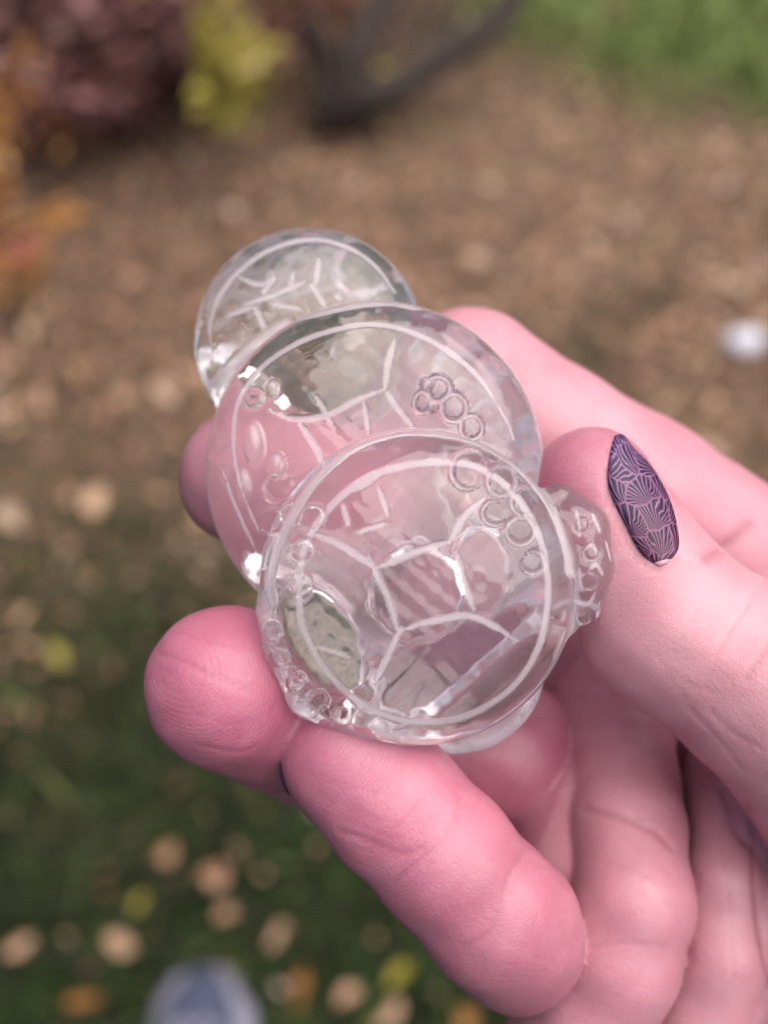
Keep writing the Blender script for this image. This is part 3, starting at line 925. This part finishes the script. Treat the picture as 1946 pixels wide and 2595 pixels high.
# nails
def patch_nail(name, left, right, sdf, mat, lift, thick=0.35, nu=9, nv=24, bulge=0.5, wcap=None):
    L = resample(left, 4); R_ = resample(right, 4)
    def pick(A, t):
        i = t * (len(A) - 1); k = min(int(i), len(A) - 2); return A[k] + (A[k + 1] - A[k]) * (i - k)
    pts = []
    for j in range(nv + 1):
        for i in range(nu + 1):
            a, b = pick(L, j / nv), pick(R_, j / nv)
            pts.append(a + (b - a) * i / nu)
    pts = np.array(pts)
    p, ok = march(sdf, pts[:, 0], pts[:, 1])
    for q in range(len(p)):
        if not ok[q]:
            p[q] = P(pts[q, 0], pts[q, 1], wcap)
    for _ in range(3):
        g = gradient(sdf, p); g /= np.linalg.norm(g, axis=1)[:, None] + 1e-9
        d = sdf(p)
        far = np.abs(d) > 0.01
        p[far] -= (d[:, None] * g)[far] * 0.0
    g = gradient(sdf, p); g /= np.linalg.norm(g, axis=1)[:, None] + 1e-9
    u = np.tile(np.arange(nu + 1) / nu, nv + 1)
    crownv = lift + bulge * (1 - (2 * u - 1) ** 2)
    top = p + g * crownv[:, None]
    bot = p + g * (crownv - thick)[:, None]
    v = np.concatenate([top, bot]); n = len(top)
    f = []
    idx = lambda i, j: j * (nu + 1) + i
    for j in range(nv):
        for i in range(nu):
            f.append([idx(i, j), idx(i + 1, j), idx(i + 1, j + 1), idx(i, j + 1)])
            f.append([n + idx(i, j), n + idx(i, j + 1), n + idx(i + 1, j + 1), n + idx(i + 1, j)])
    ring = [idx(i, 0) for i in range(nu + 1)] + [idx(nu, j) for j in range(1, nv + 1)] + [idx(i, nv) for i in range(nu - 1, -1, -1)] + [idx(0, j) for j in range(nv - 1, 0, -1)]
    for a, b in zip(ring, ring[1:] + ring[:1]):
        f.append([b, a, n + a, n + b])
    o = mesh_obj(name, to_world(v), f, mat, hand, origin=horg)
    uvl = o.data.uv_layers.new(name='UVMap')
    vi = np.empty(len(o.data.loops), dtype=np.int64); o.data.loops.foreach_get('vertex_index', vi)
    U = np.concatenate([u, u]); Vv = np.tile(np.repeat(np.arange(nv + 1) / nv, nu + 1), 2)
    uvl.data.foreach_set('uv', np.stack([U[vi], Vv[vi]], 1).ravel().astype(np.float32))
    return o
thumb_sdf = lambda p: sd_chain(p, thumb, 3.0)
nail = patch_nail('nail', [(1668, 1436), (1622, 1400), (1580, 1322), (1546, 1250), (1540, 1200), (1545, 1150), (1556, 1108)],
                  [(1690, 1430), (1717, 1392), (1712, 1330), (1690, 1258), (1645, 1182), (1605, 1140), (1584, 1112)], thumb_sdf, M['nail'], 0.25, wcap=-12, bulge=0.35)
tag(nail, 'dark purple thumb nail with pale pink leaf vein pattern')
ring_sdf = lambda p: sd_chain(p, ring_a, 1.6)
def edge_nail():
    # painted nail wrapped round the far side of the ring finger tip, only its rim shows
    a, ra = ring_a[0]
    out = np.array([-0.92, 0.02, -0.40]); out /= np.linalg.norm(out)
    e1 = np.cross(out, [0, 0, 1.0]); e1 /= np.linalg.norm(e1); e2 = np.cross(out, e1)
    nu, nv = 28, 8
    shells = []
    for r in (ra + 0.55, ra + 0.1):
        v = [a + out * r]
        for j in range(1, nv + 1):
            th = math.radians(36) * j / nv
            for i in range(nu):
                ph = 2 * math.pi * i / nu
                v.append(a + r * (out * math.cos(th) + (e1 * math.cos(ph) + e2 * math.sin(ph) * 0.9) * math.sin(th)))
        shells.append(v)
    n = len(shells[0]); f = []
    for i in range(nu):
        i2 = (i + 1) % nu
        f.append([0, 1 + i, 1 + i2]); f.append([n, n + 1 + i2, n + 1 + i])
        for j in range(nv - 1):
            p0, p1, p2, p3 = 1 + j * nu + i, 1 + j * nu + i2, 1 + (j + 1) * nu + i2, 1 + (j + 1) * nu + i
            f.append([p0, p3, p2, p1]); f.append([n + p0, n + p1, n + p2, n + p3])
        k = 1 + (nv - 1) * nu
        f.append([k + i, k + i2, n + k + i2, n + k + i])
    return mesh_obj('nail', to_world(np.array(shells[0] + shells[1])), f, M['nail_edge'], hand, origin=horg)
edge_nail()

# ------------------------------------------------------------------ the quartz carving: three stacked turtles
def frame_of(nrm):
    z = np.array(nrm, float); z /= np.linalg.norm(z)
    x = np.cross([0, 1.0, 0], z); x /= np.linalg.norm(x)
    return np.array([x, np.cross(z, x), z])

class Dome:
    def __init__(s, px, py, w, r, hf, hb, nrm):
        s.c = P(px, py, w); s.R = r; s.hf = hf; s.hb = hb; s.B = frame_of(nrm)
    def __call__(s, p):
        q = (p - s.c) @ s.B.T
        r = np.sqrt(q[:, 0] ** 2 + q[:, 1] ** 2) + 1e-6
        z = np.abs(q[:, 2]) + 1e-6
        h = np.where(q[:, 2] > 0, s.hf, s.hb)
        e = 2.7
        k0 = ((r / s.R) ** e + (z / h) ** e) ** (1 / e)
        g = k0 ** (1 - e)
        gr = g * (r / s.R) ** (e - 1) / s.R
        gz = g * (z / h) ** (e - 1) / h
        return (k0 - 1) / np.maximum(np.sqrt(gr * gr + gz * gz), 0.02)

T1 = Dome(1056, 1488, -8, 18.9, 10.5, 7.0, (0.02, -0.05, 1))
T2 = Dome(950, 1192, -17.5, 21.6, 11.5, 7.5, (0.0, 0.0, 1))
T3 = Dome(785, 872, -27, 15.5, 10.0, 7.5, (0.0, 0.05, 1))
belly = lambda p: sd_ellipsoid(p - P(1150, 1690, -15), np.array([11.5, 11.0, 6.0]))

G1 = [(0.90, [(760, 1560), (757, 1480), (768, 1400), (805, 1325), (860, 1262), (930, 1212), (1000, 1186), (1090, 1172), (1180, 1176), (1250, 1206), (1310, 1262), (1360, 1345), (1385, 1440), (1388, 1530), (1365, 1640), (1310, 1730), (1230, 1792), (1150, 1825), (1060, 1832), (970, 1812), (890, 1765), (820, 1690), (775, 1610), (760, 1560)]),
      (1.81, [(688, 1520), (682, 1470), (700, 1385), (745, 1290), (812, 1200), (900, 1132), (1000, 1100), (1090, 1097), (1190, 1116), (1285, 1165), (1360, 1235), (1412, 1320), (1440, 1400), (1445, 1440)]),
      (0.72, [(790, 1350), (870, 1385), (955, 1440)]), (0.72, [(955, 1440), (1050, 1400), (1140, 1370)]), (0.72, [(935, 1410), (985, 1520), (1010, 1600)]),
      (0.72, [(1010, 1600), (1090, 1575), (1180, 1560), (1250, 1585), (1310, 1625)]), (0.72, [(1018, 1590), (980, 1670), (950, 1735)]),
      (0.72, [(1140, 1372), (1175, 1310), (1228, 1262)]), (0.72, [(1155, 1395), (1175, 1470), (1200, 1540)]),
      (0.61, [(960, 1235), (972, 1270), (985, 1310)]), (0.61, [(868, 1278), (885, 1330)]), (0.61, [(905, 1348), (985, 1325)]), (0.72, [(985, 1180), (930, 1225), (870, 1250)]),
      (0.58, [(800, 1640), (840, 1650), (885, 1665)]), (0.58, [(1000, 1850), (1060, 1820)])]
G2 = [(0.80, [(655, 1345), (612, 1240), (592, 1130), (603, 1020), (660, 935), (740, 877), (830, 840), (940, 822), (1040, 840), (1130, 887), (1215, 960), (1280, 1060), (1300, 1110)]),
      (1.56, [(545, 985), (580, 935), (645, 872), (730, 818), (820, 790), (910, 772), (990, 768), (1050, 778)]),
      (0.72, [(680, 1040), (750, 1062), (830, 1050), (900, 1015), (975, 985)]), (0.72, [(755, 1065), (800, 1130), (825, 1200)]), (0.72, [(975, 985), (1005, 1030), (1050, 1085)]), (0.72, [(975, 985), (985, 925), (1000, 862)]),
      (0.61, [(797, 1000), (820, 1035), (848, 1090)]), (0.61, [(922, 1018), (935, 1098)]), (0.58, [(560, 1180), (600, 1290), (650, 1400)])]
G3 = [(0.90, [(540, 915), (533, 820), (565, 735), (635, 662), (715, 620), (800, 606), (885, 628), (955, 678), (1000, 740)]),
      (0.72, [(620, 772), (700, 745), (775, 712)]), (0.72, [(648, 780), (675, 838)]), (0.72, [(790, 720), (825, 775)]), (0.72, [(810, 655), (802, 722)]), (0.65, [(555, 872), (605, 878)]), (0.65, [(690, 770), (762, 782)]), (0.65, [(700, 700), (668, 742)]),
      (0.58, [(745, 690), (735, 735)]), (0.58, [(850, 745), (865, 760)]), (0.65, [(575, 800), (640, 778)]), (0.58, [(600, 700), (660, 720), (700, 700)])]

B1 = [(1.3, [(812, 1705), (900, 1728), (1045, 1742), (1130, 1705), (1230, 1620), (1330, 1530), (1400, 1420), (1435, 1345)]), 
      (0.7, [(1000, 1160), (1060, 1230), (1110, 1330), (1125, 1400)]), (0.9, [(1090, 1150), (1150, 1250), (1160, 1330)]), (0.7, [(1230, 1760), (1300, 1700), (1370, 1600)])]
B2 = [(0.95, [(890 + 150 * math.cos(t), 1000 - 150 * math.sin(t)) for t in np.linspace(-.5, 3.9, 26)]), (1.0, [(760, 870), (690, 960), (660, 1080), (690, 1200)]), (0.9, [(1050, 880), (1150, 960), (1230, 1080)]), (0.7, [(1000, 860), (1080, 930), (1120, 1000)]), (0.8, [(560, 1060), (580, 1200), (640, 1330)]),
      (0.6, [(1100, 1060), (1160, 1090), (1230, 1150)])]
# dimples ground into the back: (x, y, radius in frame units, depth mm)
def ringlet(cx, cy_, r, wd=0.55):
    h_ = math.sin(cx * 12.9898 + cy_ * 78.233) * 43758.5453; h_ -= math.floor(h_)
    a0, span, ec, tl = h_ * 6.28, 2 * math.pi * (1.0 if h_ > .55 else 0.68 + .5 * h_), 0.78 + 0.35 * ((h_ * 7) % 1), h_ * 3.1
    out = []
    for t in np.linspace(a0, a0 + span, 13):
        u, v = r * math.cos(t), r * ec * math.sin(t)
        out.append((cx + u * math.cos(tl) - v * math.sin(tl), cy_ + u * math.sin(tl) + v * math.cos(tl)))
    return (wd, out)
B1 += [ringlet(*a) for a in ((1190, 1190, 50, .7), (1275, 1215, 42), (1335, 1262, 36), (1252, 1300, 36), (1318, 1340, 40), (785, 1310, 36), (765, 1400, 40), (775, 1490, 34), (1350, 1430, 30))]
B2 += [ringlet(*a) for a in ((1108, 985, 36), (1072, 1022, 30), (1145, 1035, 34), (1190, 1085, 30), (705, 1235, 36), (745, 1180, 30), (690, 1310, 34), (640, 1010, 34), (590, 1090, 30), (770, 925, 30), (720, 955, 26), (830, 880, 26))]
D1 = [(1190, 1190, 52, 1.6), (1275, 1215, 44, 1.3), (1335, 1262, 40, 1.2), (1252, 1296, 40, 1.2), (1318, 1335, 46, 1.3), (1345, 1420, 40, 1.0), (1120, 1135, 40, 1.3), (785, 1310, 40, 1.2), (765, 1400, 44, 1.3), (775, 1490, 36, 1.0), (835, 1245, 36, 1.0),
      (940, 1690, 46, 1.2)]
D2 = [(1108, 985, 42, 1.3), (1075, 1020, 36, 1.2), (1142, 1035, 40, 1.2), (1185, 1080, 36, 1.0), (1050, 960, 30, 1.0), (705, 1235, 42, 1.3), (745, 1180, 34, 1.1), (690, 1310, 40, 1.2), (770, 930, 36, 1.0), (715, 950, 30, .9), (640, 1010, 40, 1.0), (1160, 880, 60, .9), (1230, 960, 50, .9),
      (880, 1010, 130, 1.8)]
D3 = [(600, 930, 40, 1.2), (680, 920, 36, 1.0), (900, 720, 60, 1.0)]

def march_back(f, px, py):
    px = np.asarray(px, float); py = np.asarray(py, float)
    w = np.full(len(px), -62.0)
    for _ in range(60):
        k = S * (D - w) / D
        p = np.stack([(px - PW / 2) * k, (PH / 2 - py) * k, w], 1)
        d = f(p)
        w = np.minimum(w + np.clip(d, -1, 3) * 0.8, 25)
    return p, np.abs(d) < 0.2

def groove_points(f, G, fn=march):
    out = []
    qs = [resample(pl, 4) for wd, pl in G]
    al = np.concatenate(qs)
    pa, oa = fn(f, al[:, 0], al[:, 1])
    cut = np.cumsum([len(q) for q in qs])[:-1]
    for (wd, pl), p, ok in zip(G, np.split(pa, cut), np.split(oa, cut)):
        p = p[ok]
        if len(p) < 2: continue
        closed = np.hypot(pl[0][0] - pl[-1][0], pl[0][1] - pl[-1][1]) < 5
        if closed or wd > 1.0 or fn is not march:
            out.append((wd, p)); continue
        # strokes run thin at both ends, as a grinding wheel leaves them
        n = len(p); m = max(2, n // 5)
        out.append((wd, p[m:n - m])); out.append((wd * .72, p[m // 2:n - m // 2])); out.append((wd * .42, p))
    return out

corg = to_world(P(1130, 1900, -14))
carving = empty('crystal_carving', corg)
tag(carving, 'clear quartz carving of three stacked turtles held in the fingers', 'carving')

def bumps(p, d, L, k):
    for px, py, w, rx, ry, rz, ang in L:
        c0 = P(px, py, w)
        near = inbox(p, c0 - 4.5, c0 + 4.5)
        if len(near) == 0: continue
        q = p[near] - c0
        c, s_ = math.cos(ang), math.sin(ang)
        q = np.stack([q[:, 0] * c + q[:, 1] * s_, -q[:, 0] * s_ + q[:, 1] * c, q[:, 2]], 1)
        d[near] = smin(d[near], sd_ellipsoid(q, np.array([rx, ry, rz])), k)
    return d
DROPS2 = [(610, 1010, -11.5, .9, 1.2, .9, 0), (655, 1005, -9.6, .8, .8, .7, 0), (600, 1160, -10.5, .8, 1.1, .8, 0), (680, 1245, -8.0, .9, .9, .8, 0), (715, 1290, -8.0, .8, .9, .7, 0), (640, 1300, -10.0, .8, 1.0, .8, 0), (700, 1350, -9.6, .8, .8, .7, 0), (735, 1235, -7.0, .7, .7, .6, 0), (1080, 975, -7.2, .8, .8, .6, 0), (1125, 1000, -7.8, .9, .9, .6, 0), (1165, 1040, -8.5, .9, .9, .6, 0), (1095, 1030, -7.0, .7, .7, .6, 0),
          (645, 1128, -8.0, 1.4, 2.8, 1.5, .15), (622, 1232, -9.0, 1.3, 2.6, 1.5, .2), (700, 1180, -6.6, 1.1, 1.6, 1.0, 0), (570, 1080, -12.0, 1.0, 2.2, 1.2, .1), (665, 1320, -10.0, 1.0, 1.8, 1.2, .5)]
LEGR = chain((1415, 1270, -8, 46), (1462, 1345, -7.5, 78), (1478, 1435, -7, 72), (1468, 1540, -7, 46))
DROPR = [(1440, 1582, -6.5, 1.6, 1.0, 1.0, .4), (1500, 1545, -6, 1.0, 1.3, 1.2, 0), (1530, 1440, -6, .8, 1.5, 1.2, 0), (1505, 1330, -5.5, .8, 1.2, 1.0, 0), (1520, 1385, -5.5, .8, 1.0, 1.0, 0)]
LEGL = chain((690, 1540, -8, 36), (728, 1650, -7, 52), (790, 1755, -7, 60), (900, 1838, -8, 44))
DROPL = []
GR = [(0.5, [(1462, 1290), (1470, 1360)]), (0.5, [(1500, 1300), (1520, 1350)]), (0.5, [(1475, 1400), (1500, 1380), (1515, 1410)]), (0.5, [(1490, 1450), (1510, 1430), (1530, 1460)]), (0.5, [(1468, 1440), (1475, 1500)]), (0.5, [(1535, 1370), (1548, 1420)]), (0.6, [(1450, 1520), (1490, 1530), (1510, 1500)])]
GL = [(0.5, [(690, 1640), (730, 1650)]), (0.5, [(705, 1690), (750, 1690)]), (0.5, [(725, 1740), (770, 1735)]), (0.5, [(755, 1780), (795, 1760)]), (0.5, [(790, 1820), (820, 1785)]), (0.5, [(840, 1840), (860, 1805)])]
hole1 = lambda p: np.minimum(smax(np.linalg.norm((p - P(1050, 1495, -12))[:, :2] * np.array([1, .95]), axis=1) - 5.4, p[:, 2] + 6.0, 0.8),
                             smax((np.linalg.norm((p - P(1192, 1448, -12))[:, :2] / np.array([3.6, 5.4]), axis=1) - 1) * 3.6, p[:, 2] + 9.0, 1.0))
hole0 = hole1
def hole1(p):
    q = (p - P(848, 1590, -12))[:, :2]
    c, s_ = math.cos(-.5), math.sin(-.5)
    q = np.stack([q[:, 0] * c - q[:, 1] * s_, q[:, 0] * s_ + q[:, 1] * c], 1) / np.array([3.6, 7.0])
    return np.minimum(hole0(p), smax((np.linalg.norm(q, axis=1) - 1) * 3.6, p[:, 2] + 7.5, 0.8))
pieces = [lambda p: smin(T1(p), belly(p), 1.2), lambda p: bumps(p, T2(p), DROPS2, 0.5), T3, lambda p: bumps(p, sd_chain(p, LEGR, 1.5), DROPR, .35), lambda p: bumps(p, sd_chain(p, LEGL, 1.5), DROPL, .35)]

ZS = np.array([1.0, 1.0, 2.0])
def trunk(p):
    # the uncut block that joins the three shells into one piece
    q = p * ZS
    off = np.array([0, 0, -1.5])
    a, b, c = (T3.c + off) * ZS, (T2.c + off) * ZS, (T1.c + off) * ZS
    return np.minimum(sd_cone(q, a, b, 13.6, 18.9), sd_cone(q, b, c, 18.9, 16.6)) * 0.6

def solid(p):
    d = pieces[0](p)
    d = smin(d, pieces[1](p), 0.35)
    d = smin(d, pieces[2](p), 0.35)
    d = smin(d, trunk(p), 0.8)
    d = smin(d, pieces[3](p), 1.6)
    d = smin(d, pieces[4](p), 1.8)
    return smax(d, -hole1(p), 0.35)

GD = [ringlet(*a) for a in ((1190, 1190, 46, .5), (1272, 1218, 38, .45), (1330, 1268, 34, .45), (1255, 1300, 32, .4), (1320, 1345, 36, .45), (1352, 1425, 28, .4), (1110, 985, 32, .45), (1072, 1018, 28, .4), (1150, 1032, 32, .45), (1195, 1082, 28, .4),
      (705, 1240, 34, .45), (742, 1182, 28, .4), (690, 1318, 32, .45), (640, 1008, 28, .4), (690, 985, 24, .35), (560, 1125, 22, .35), (565, 1200, 20, .35), (735, 1300, 24, .35), (790, 1310, 30, .4), (765, 1395, 32, .45), (762, 1480, 28, .4),
      (690, 1600, 22, .35), (712, 1668, 24, .35), (752, 1730, 26, .35), (806, 1778, 26, .35), (866, 1818, 24, .35), (1475, 1330, 20, .35), (1500, 1400, 20, .35), (1495, 1470, 20, .35))]
GX3 = [(0.50, [(572 + k * 46, 868 - k * 20), (640 + k * 42, 775 - k * 10), (690 + k * 40, 690 + k * 6)]) for k in range(0, 6)] + [(0.50, [(560 + k * 6, 720 + k * 40), (690 + k * 8, 705 + k * 38), (850 + k * 4, 725 + k * 22)]) for k in range(-1, 3)]
gp = groove_points(solid, G1 + G2 + G3 + GR + GL)
gd = groove_points(solid, GD)
gb = groove_points(solid, B1 + B2 + [(0.8, pl) for w_, pl in GX3], march_back)
dm = []
for px, py, r, dp in D1 + D2 + D3:
    p_, ok_ = march_back(solid, [px], [py])
    if ok_[0]: dm.append((p_[0], RPX(r, p_[0][2]), dp * 1.5))
DOMES = [T1, T2, T3]

def carving_sdf(p):
    d = solid(p)
    near = np.nonzero(np.abs(d) < 3.0)[0]
    if len(near) == 0: return d
    q = p[near]; dd = d[near]
    cl = np.nonzero(np.abs(dd) < 1.0)[0]
    if len(cl):
        qc = q[cl]; a = np.zeros(len(cl))
        for wd, pts in gp:
            if len(pts):
                r = dist_points(qc, pts, wd * 1.15 + .05)
                a = np.maximum(a, (0.40 if wd > 1.3 else 0.045) * np.clip(1.3 - 1.3 * (r / (wd * .65)) ** 2, 0, 1))
        for wd, pts in gd:
            if len(pts):
                r = dist_points(qc, pts, wd * 1.15 + .05)
                a = np.maximum(a, 0.34 * np.clip(1.0 - (r / (wd * 1.0)) ** 2, 0, 1))
        for wd, pts in gb:
            if len(pts):
                r = dist_points(qc, pts, wd * 1.15 + .05)
                a = np.maximum(a, (1.7 if wd > 0.85 else 0.14) * np.clip(1 - r / (wd * 1.05), 0, 1))
        dd[cl] += a
    zz = np.min([(q - D_.c) @ D_.B[2] + 40 * np.clip(np.linalg.norm(((q - D_.c) @ D_.B.T)[:, :2], axis=1) / D_.R - 1.0, 0, 1) for D_ in DOMES], axis=0)
    bk = sstep(0.0, -1.5, zz)
    wav = 0.30 * np.sin(q[:, 0] * 1.15 + 1.1 * np.sin(q[:, 1] * .8)) * np.sin(q[:, 1] * 1.3 + .6 * np.sin(q[:, 0] * .9)) + 0.12 * np.sin(q[:, 0] * 2.7 + 2) * np.sin(q[:, 1] * 2.3)
    dd += 0.16 * bk * wav + 0.02 * np.sin(q[:, 0] * 1.9) * np.sin(q[:, 1] * 2.2)
    for c, r, dp in dm:
        i = inbox(q, c - (r + 2.5), c + (r + 2.5))
        if len(i):
            Rb = (r * r + dp * dp) / (2 * dp)
            cc = c + np.array([0, 0, -(Rb - dp)])
            dd[i] = smax(dd[i], -(np.linalg.norm(q[i] - cc, axis=1) - Rb), 0.25)
    d[near] = dd
    return d

CV, CF = surface_nets(carving_sdf, P(440, 1990, -34) - 1.5, (P(1600, 1100, 4)[0] + 1.5, P(800, 540, -24)[1] + 1.5, 5.5), 0.25)
CN = gradient(carving_sdf, CV, 0.06); CN /= np.linalg.norm(CN, axis=1)[:, None] + 1e-9
fr = np.zeros(len(CV))
for wd, pts in gp:
    if len(pts): fr = np.maximum(fr, 0.66 * (1 - sstep(wd * .28, wd * .74, dist_points(CV, pts, wd * 1.15 + .05))))
for wd, pts in gd:
    if len(pts): fr = np.maximum(fr, 0.45 * (1 - sstep(wd * .3, wd * .9, dist_points(CV, pts, wd * 1.15 + .05))))
for wd, pts in gb:
    if len(pts): fr = np.maximum(fr, (0.25 if wd > 0.85 else 0.7) * (1 - sstep(wd * .35, wd * .8, dist_points(CV, pts, wd * 1.15 + .05))))
pat = 0.5 + 0.5 * np.sin(CV[:, 0] * .7 + 1.7 * np.sin(CV[:, 1] * .5 + .8)) * np.sin(CV[:, 1] * .6 + 1.2 * np.sin(CV[:, 0] * .4))
clear = np.ones(len(CV))
for c, r, dp in dm:
    clear = np.minimum(clear, sstep(r * .72, r * .98, np.linalg.norm(CV - c, axis=1)))
own = np.argmin(np.stack([g_(CV) for g_ in pieces], 1), axis=1)
rr = np.zeros(len(CV))
for i, D_ in enumerate(DOMES):
    m_ = own == i
    rr[m_] = np.linalg.norm(((CV[m_] - D_.c) @ D_.B.T)[:, :2], axis=1) / D_.R
bk = sstep(0.2, -0.3, CN[:, 2])
kk = S * (D - CV[:, 2]) / D
VX, VY = CV[:, 0] / kk + PW / 2, PH / 2 - CV[:, 1] / kk
CLEAR = [(760, 760, 230, 140, -.35, .85), (890, 1000, 120, 125, 0, 1), (770, 1130, 90, 110, 0, .9), (560, 1170, 42, 150, 0, .8), (1190, 900, 150, 36, .75, 1), (960, 1270, 215, 165, 0, 1), (1045, 1500, 115, 125, 0, 1),
         (845, 1600, 75, 150, -.45, 1), (1190, 1440, 92, 135, 0, .6), (1100, 1800, 210, 45, -.2, .6), (1000, 1690, 120, 40, 0, .7)]
win = np.zeros(len(CV))
for cx, cy_, rx, ry, an, wt in CLEAR:
    ux, uy = VX - cx, VY - cy_
    c, s_ = math.cos(an), math.sin(an)
    e = np.hypot((ux * c + uy * s_) / rx, (-ux * s_ + uy * c) / ry)
    win = np.maximum(win, wt * (1 - sstep(.82, 1.08, e)))
milk = np.array([.12, .46, .44, .06, .06])[own] * (0.45 + 0.55 * pat) * (1 - win)
milk = np.maximum(milk, np.array([.40, .50, .75, 0, 0])[own] * sstep(.78, .88, rr))  # back rims whitened to paint in the sky glare of the bevelled edge
fr = np.maximum(fr, bk * clear * milk)
for c, r, dp in dm:
    if r < 3.2:
        rd_ = np.linalg.norm(CV - c, axis=1) / r
        fr = np.maximum(fr, bk * 0.8 * np.clip(1 - ((rd_ - 1.0) / 0.22) ** 2, 0, 1))
fr = np.maximum(fr, 0.30 * sstep(.93, 1.0, rr) * (own < 3))  # outermost rim paled too, edge reflection put into the surface colour
for px, py, w, rx, ry, rz, an in DROPS2:
    c_ = P(px, py, w)
    fr = np.maximum(fr, 0.42 * (own == 1) * (CN[:, 2] > .2) * (1 - sstep(.8, 1.15, np.linalg.norm((CV - c_) / np.array([rx, ry, rz]), axis=1))))  # drops whitened on top, their glossy highlight painted in
fown = own[CF[:, 0]]
CW = to_world(CV); CNW = CN @ BASIS
def piece_obj(name, k, parent):
    F = CF[fown == k]
    ids, inv = np.unique(F, return_inverse=True)
    o = mesh_obj(name, CW[ids], inv.reshape(F.shape), M['crystal'], parent, origin=corg, normals=CNW[ids])
    add_attr(o, 'frost_and_gleam', fr[ids])
    return o
t1 = piece_obj('turtle', 0, carving); tag(t1, 'nearest turtle with a five sided scute engraved on its shell')
t2 = piece_obj('turtle', 1, carving); tag(t2, 'middle turtle between the other two')
t3 = piece_obj('turtle', 2, carving); tag(t3, 'farthest turtle showing only its upper shell')
piece_obj('leg', 3, t1)
piece_obj('leg', 4, t1)
